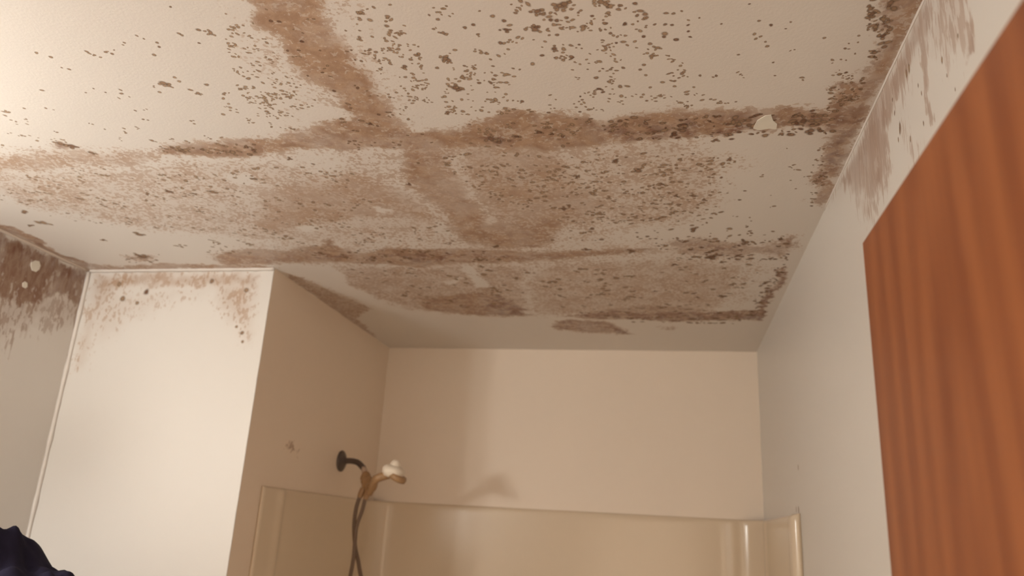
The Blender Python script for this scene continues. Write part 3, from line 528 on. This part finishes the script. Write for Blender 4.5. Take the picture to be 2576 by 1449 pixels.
# ------------------------------------------------------------------ tub surround and tub
def surround():
    yf = 2.262; r = 0.10; o1 = 0.0
    xl, xr, yb = X_ALC, X_RIGHT, Y_BACK; yfl = 2.17
    path = []
    def arc(cx, cy, a0, a1, n=12):
        for i in range(n + 1):
            a = math.radians(a0 + (a1 - a0) * i / n); path.append((cx + r * math.cos(a), cy + r * math.sin(a), math.cos(a), math.sin(a)))
    def line(x0, y0, x1, y1, nx, ny, n):
        for i in range(n): t = i / n; path.append((x0 + (x1 - x0) * t, y0 + (y1 - y0) * t, nx, ny))
    line(xl, yfl, xl, yb - r, -1, 0, 70); arc(xl + r, yb - r, 180, 90)
    line(xl + r, yb, xr - r, yb, 0, 1, 110); arc(xr - r, yb - r, 90, 0); line(xr, yb - r, xr, yf, 1, 0, 60); path.append((xr, yf, 1, 0))
    # ribs that stand proud of the panel
    ribs = [('L', yf + 0.024, 0.006), ('B', xr - 0.115, 0.009), ('R', yf + 0.024, 0.018), ('R', yb - r - 0.02, 0.008)]
    path = [q for i, q in enumerate(path) if i == 0 or math.hypot(q[0] - path[i - 1][0], q[1] - path[i - 1][1]) > 1e-5]
    def off(x, y, nx, ny):
        o = 0.010
        for side, c, h in ribs:
            if side == 'L' and nx < -0.99: d = y - c
            elif side == 'R' and nx > 0.99: d = y - c
            elif side == 'B' and ny > 0.99: d = x - c
            else: continue
            o += h * math.exp(-(d / 0.018) ** 2)
        return o
    zs = [(0.42, 1.0)] + [(0.5 + (Z_SUR - 0.55) * i / 6, 1.0) for i in range(7)] + [(Z_SUR - 0.022, 1.0), (Z_SUR - 0.012, 0.97), (Z_SUR - 0.006, 0.86), (Z_SUR - 0.002, 0.62), (Z_SUR, 0.3), (Z_SUR + 0.0005, 0.02)]
    bm = bmesh.new(); rows = []
    for z, k in zs:
        rows.append([bm.verts.new((x - nx * off(x, y, nx, ny) * k, y - ny * off(x, y, nx, ny) * k, z)) for x, y, nx, ny in path])
    back = [[bm.verts.new((x - nx * 0.0005, y - ny * 0.0005, z)) for x, y, nx, ny in path] for z in (Z_SUR, 0.42)]
    allr = rows + back + [rows[0]]
    for a, b in zip(allr, allr[1:]):
        for i in range(len(path) - 1): bm.faces.new((a[i], a[i + 1], b[i + 1], b[i]))
    bm.faces.new([q[0] for q in allr[:-1]]); bm.faces.new([q[-1] for q in allr[:-1]][::-1])
    return obj('tub_surround', bm, M['surround'], None, True)
sur = surround(); sur['label'] = 'glossy beige tub surround lining the shower alcove walls'; sur['category'] = 'shower surround'

def tub():
    bm = bmesh.new(); x0, x1, y0, y1 = X_ALC + 0.002, X_RIGHT - 0.002, 2.30, Y_BACK - 0.002
    def ring(i, z, rr=0.0):
        return [bm.verts.new(c) for c in ((x0 + i, y0 + i, z), (x1 - i, y0 + i, z), (x1 - i, y1 - i, z), (x0 + i, y1 - i, z))]
    R = [ring(0, 0.0), ring(0, 0.40), ring(0.008, 0.415), ring(0.07, 0.415), ring(0.085, 0.40), ring(0.13, 0.12), ring(0.19, 0.08)]
    for a, b in zip(R, R[1:]):
        for i in range(4): bm.faces.new((a[i], a[(i + 1) % 4], b[(i + 1) % 4], b[i]))
    bm.faces.new(R[-1]); bm.faces.new(R[0][::-1])
    return obj('bathtub', bm, M['surround'])
tb = tub(); tb['label'] = 'beige bathtub below the surround in the alcove'; tb['category'] = 'bathtub'

# ------------------------------------------------------------------ shower fittings on the alcove wall
YS, ZA = 2.723, CAM_Z + 0.213
arm = thing('shower_fixture', (X_ALC, YS, ZA), 'dark tarnished shower arm with round flange and tan diverter on alcove wall', 'shower arm')
def lathe_x(x0, prof, y, z, seg_=28):
    bm = bmesh.new(); rings = []
    for dx, r in prof:
        rings.append([bm.verts.new((x0 + dx, y + r * math.cos(t * 2 * math.pi / seg_), z + r * math.sin(t * 2 * math.pi / seg_))) for t in range(seg_)])
    for a, b in zip(rings, rings[1:]):
        for i in range(seg_): bm.faces.new((a[i], a[(i + 1) % seg_], b[(i + 1) % seg_], b[i]))
    bm.faces.new(rings[0][::-1]); bm.faces.new(rings[-1]); return bm
local(obj('flange', lathe_x(X_ALC, [(0, .036), (.003, .038), (.006, .0375), (.011, .031), (.014, .022), (.020, .0145), (.022, .012)], YS, ZA), M['pipe'], None, True), arm)
E1 = Vector((-1.074, YS - 0.02, CAM_Z + 0.190))
pts = spline([(X_ALC + 0.004, YS, ZA), (X_ALC + 0.040, YS, ZA + 0.002), (X_ALC + 0.070, YS - 0.006, ZA - 0.004), E1], 10)
local(obj('shower_pipe', tube(pts, 0.0105, 18), M['pipe'], None, True), arm)
E2 = Vector((-1.060, YS - 0.03, CAM_Z + 0.172))
local(obj('threaded_joint', tube([E1 - (E2 - E1) * .1, E1.lerp(E2, .5), E2], [.0085, .010, .0085], 16), M['clear'], None, True), arm)
dv = local(obj('diverter', tube(spline([E2, (-1.050, YS - 0.04, CAM_Z + 0.150), (-1.040, YS - 0.05, CAM_Z + 0.135), (-1.040, YS - 0.06, CAM_Z + 0.112)], 5),
      [.013, .015, .017, .014, .014, .020, .022, .022, .020, .017, .016, .018, .020, .018, .016, .014][:16], 16), M['tan'], None, True), arm)
local(obj('collar_nut', tube([(-1.063, YS - 0.035, CAM_Z + 0.160), (-1.046, YS - 0.04, CAM_Z + 0.150)], [.0175, .0175], 8), M['tan']), arm)
local(obj('cradle', tube(spline([(-1.038, YS - 0.055, CAM_Z + 0.118), (-1.015, YS - 0.08, CAM_Z + 0.128), (-0.990, YS - 0.10, CAM_Z + 0.150)], 5), [.012, .012, .013, .014, .014, .013, .012, .0125, .013, .014, .015], 14), M['tan'], None, True), arm)
for a, b in (((-1.050, YS - 0.06, CAM_Z + 0.118), (-1.060, YS - 0.062, CAM_Z + 0.085)), ((-1.028, YS - 0.065, CAM_Z + 0.112), (-1.036, YS - 0.067, CAM_Z + 0.080))):
    local(obj('hose_nut', tube([a, Vector(a).lerp(Vector(b), .6), b], [.011, .0115, .009], 8), M['tan']), arm)

HY = 2.545
head_c = Vector((-0.903, HY, CAM_Z + 0.174))
hs = thing('hand_shower', head_c, 'cream hand shower resting in the cradle beside the diverter', 'hand shower')
def lathe_axis(c, axis, prof, seg_=26):
    axis = Vector(axis).normalized(); a = axis.cross(Vector((0, 1, 0.1))).normalized(); b = axis.cross(a); bm = bmesh.new(); rings = []
    for d, r in prof: rings.append([bm.verts.new(c + axis * d + (a * math.cos(t * 2 * math.pi / seg_) + b * math.sin(t * 2 * math.pi / seg_)) * r) for t in range(seg_)])
    for p, q in zip(rings, rings[1:]):
        for i in range(seg_): bm.faces.new((p[i], p[(i + 1) % seg_], q[(i + 1) % seg_], q[i]))
    bm.faces.new(rings[0][::-1]); bm.faces.new(rings[-1]); return bm
ax = (0.22, -0.12, 1.0)
local(obj('head', lathe_axis(head_c, ax, [(-.022, .022), (-.019, .030), (-.010, .037), (0, .039), (.008, .037), (.015, .030), (.019, .020)]), M['cream'], None, True), hs)
local(obj('knob', lathe_axis(head_c + Vector((0.004, 0, 0.016)), ax, [(0, .020), (.006, .018), (.013, .014), (.018, .011), (.020, .006)]), M['cream'], None, True), hs)
local(obj('face_rim', lathe_axis(head_c + Vector((0.020, -0.006, -0.016)), (0.5, -0.1, 1.0), [(-.018, .020), (-.014, .031), (-.004, .033), (.004, .030)]), M['tan'], None, True), hs)
local(obj('handle', tube(spline([head_c + Vector((-.012, 0, -.012)), (-0.958, HY - 0.004, CAM_Z + 0.145), (-0.980, YS - 0.150, CAM_Z + 0.120), (-0.998, YS - 0.135, CAM_Z + 0.096)], 5), [.014] * 6 + [.013] * 6 + [.011] * 4, 14), M['tan'], None, True), hs)

hp = [(-1.060, YS - 0.062, CAM_Z + 0.088), (-1.068, YS - 0.062, CAM_Z + 0.045), (-1.068, YS - 0.062, CAM_Z - 0.01), (-1.060, YS - 0.05, CAM_Z - 0.08), (-1.043, YS - 0.04, CAM_Z - 0.14), (-1.015, YS - 0.05, CAM_Z - 0.24), (-1.00, YS - 0.05, CAM_Z - 0.50), (-1.03, YS - 0.06, CAM_Z - 0.72),
      (-1.08, YS - 0.07, CAM_Z - 0.50), (-1.062, YS - 0.08, CAM_Z - 0.25), (-1.050, YS - 0.08, CAM_Z - 0.12), (-1.052, YS - 0.08, CAM_Z - 0.02), (-1.042, YS - 0.07, CAM_Z + 0.04), (-1.036, YS - 0.067, CAM_Z + 0.084)]
hose = obj('shower_hose', tube(spline(hp, 10), 0.0068, 10), M['hose'], None, True)
hose['label'] = 'thin brown shower hose looping down below the hand shower'; hose['category'] = 'hose'

# ------------------------------------------------------------------ vanity light bar on the left wall (outside the frame)
vl = thing('vanity_light', (X_LEFT, 0.61, 1.88), 'two-globe vanity light bar on the left wall', 'wall light')
local(box('bar', (X_LEFT, 0.34, 1.825), (X_LEFT + 0.03, 0.88, 1.935), M['chrome'], None, 0.004), vl)
bmat, nt, bs = new_mat('lit_bulb'); em = node(nt, 'ShaderNodeEmission'); em.inputs[0].default_value = (*BULB_COLOUR, 1); em.inputs[1].default_value = BULB_POWER
nt.links.new(em.outputs[0], nt.nodes['Material Output'].inputs[0])
for y in (0.46, 0.76):
    local(obj('socket', lathe_x(X_LEFT + 0.028, [(0, .030), (.015, .030), (.035, .022)], y, 1.88, 20), M['chrome'], None, True), vl)
    bm = bmesh.new(); bmesh.ops.create_uvsphere(bm, u_segments=20, v_segments=12, radius=0.04)
    bmesh.ops.translate(bm, verts=bm.verts, vec=(X_LEFT + 0.08, y, 1.88))
    local(obj('bulb', bm, bmat, None, True), vl)

# ------------------------------------------------------------------ tall cabinet against the left wall (below the frame) with a dark cloth heaped on it
CT = 1.50; CX = -1.24
cb = thing('tall_cabinet', (-1.53, 1.45, 0), 'tall wooden cabinet against the left wall under the navy cloth', 'cabinet')
local(box('body', (X_LEFT + 0.002, 1.25, 0.0), (CX - 0.02, 1.65, CT), M['wood'], None, 0.003), cb)
dr = local(box('cabinet_door', (CX - 0.0195, 1.256, 0.08), (CX, 1.644, CT - 0.01), M['wood'], None, 0.004), cb)
kn = obj('knob', lathe_x(CX, [(0, .008), (.012, .008), (.018, .014), (.026, .014), (.030, .008)], 1.30, 0.95, 16), M['chrome'], None, True)
kn.parent = dr
def heap():
    nx_, ny_ = 64, 44; xs = np.linspace(-1.64, -1.11, nx_); ys = np.linspace(1.29, 1.61, ny_)
    X, Y = np.meshgrid(xs, ys, indexing='ij')
    Hh = np.interp(X, [-1.64, -1.60, -1.50, -1.42, -1.355, -1.338, -1.325, -1.295, -1.27, -1.24, -1.20, -1.15, -1.11], [0, .06, .12, .150, .158, .163, .150, .112, .092, .086, .070, .035, 0])
    ty = np.clip(1 - ((Y - 1.45) / 0.16) ** 2, 0, 1) ** 0.6
    fold = 0.006 * np.sin((X * 1.2 + Y * 0.9) * 62 + 2 * np.sin(Y * 30)) * ty + 0.010 * vnoise(X, Y, 26, 5) * ty + 0.004 * vnoise(X, Y, 60, 6)
    Z = CT + 0.003 + np.maximum(Hh * ty * 1.0 + fold * np.clip(Hh / .05, 0, 1) - 0.002, 0.0)
    over = np.clip((X - CX - 0.004) / 0.1, 0, 1)
    V = [(float(x), float(y), float(z)) for x, y, z in zip(X.ravel(), Y.ravel(), Z.ravel())]
    Vb = [(float(x), float(y), CT + 0.0005) for x, y in zip(X.ravel(), Y.ravel())]
    n = len(V); F = []
    ix = lambda i, j: i * ny_ + j
    for i in range(nx_ - 1):
        for j in range(ny_ - 1):
            F.append((ix(i, j), ix(i + 1, j), ix(i + 1, j + 1), ix(i, j + 1))); F.append((n + ix(i, j), n + ix(i, j + 1), n + ix(i + 1, j + 1), n + ix(i + 1, j)))
    for i in range(nx_ - 1):
        F.append((ix(i, 0), n + ix(i, 0), n + ix(i + 1, 0), ix(i + 1, 0))); F.append((ix(i, ny_ - 1), ix(i + 1, ny_ - 1), n + ix(i + 1, ny_ - 1), n + ix(i, ny_ - 1)))
    for j in range(ny_ - 1):
        F.append((ix(0, j), ix(0, j + 1), n + ix(0, j + 1), n + ix(0, j))); F.append((ix(nx_ - 1, j), n + ix(nx_ - 1, j), n + ix(nx_ - 1, j + 1), ix(nx_ - 1, j + 1)))
    me = bpy.data.meshes.new('navy_cloth'); me.from_pydata(V + Vb, [], F); return link('cloth_heap', me, M['navy'], None, True)
g = heap(); g['label'] = 'dark navy cloth heaped in the lower left corner of the photo'; g['category'] = 'cloth'
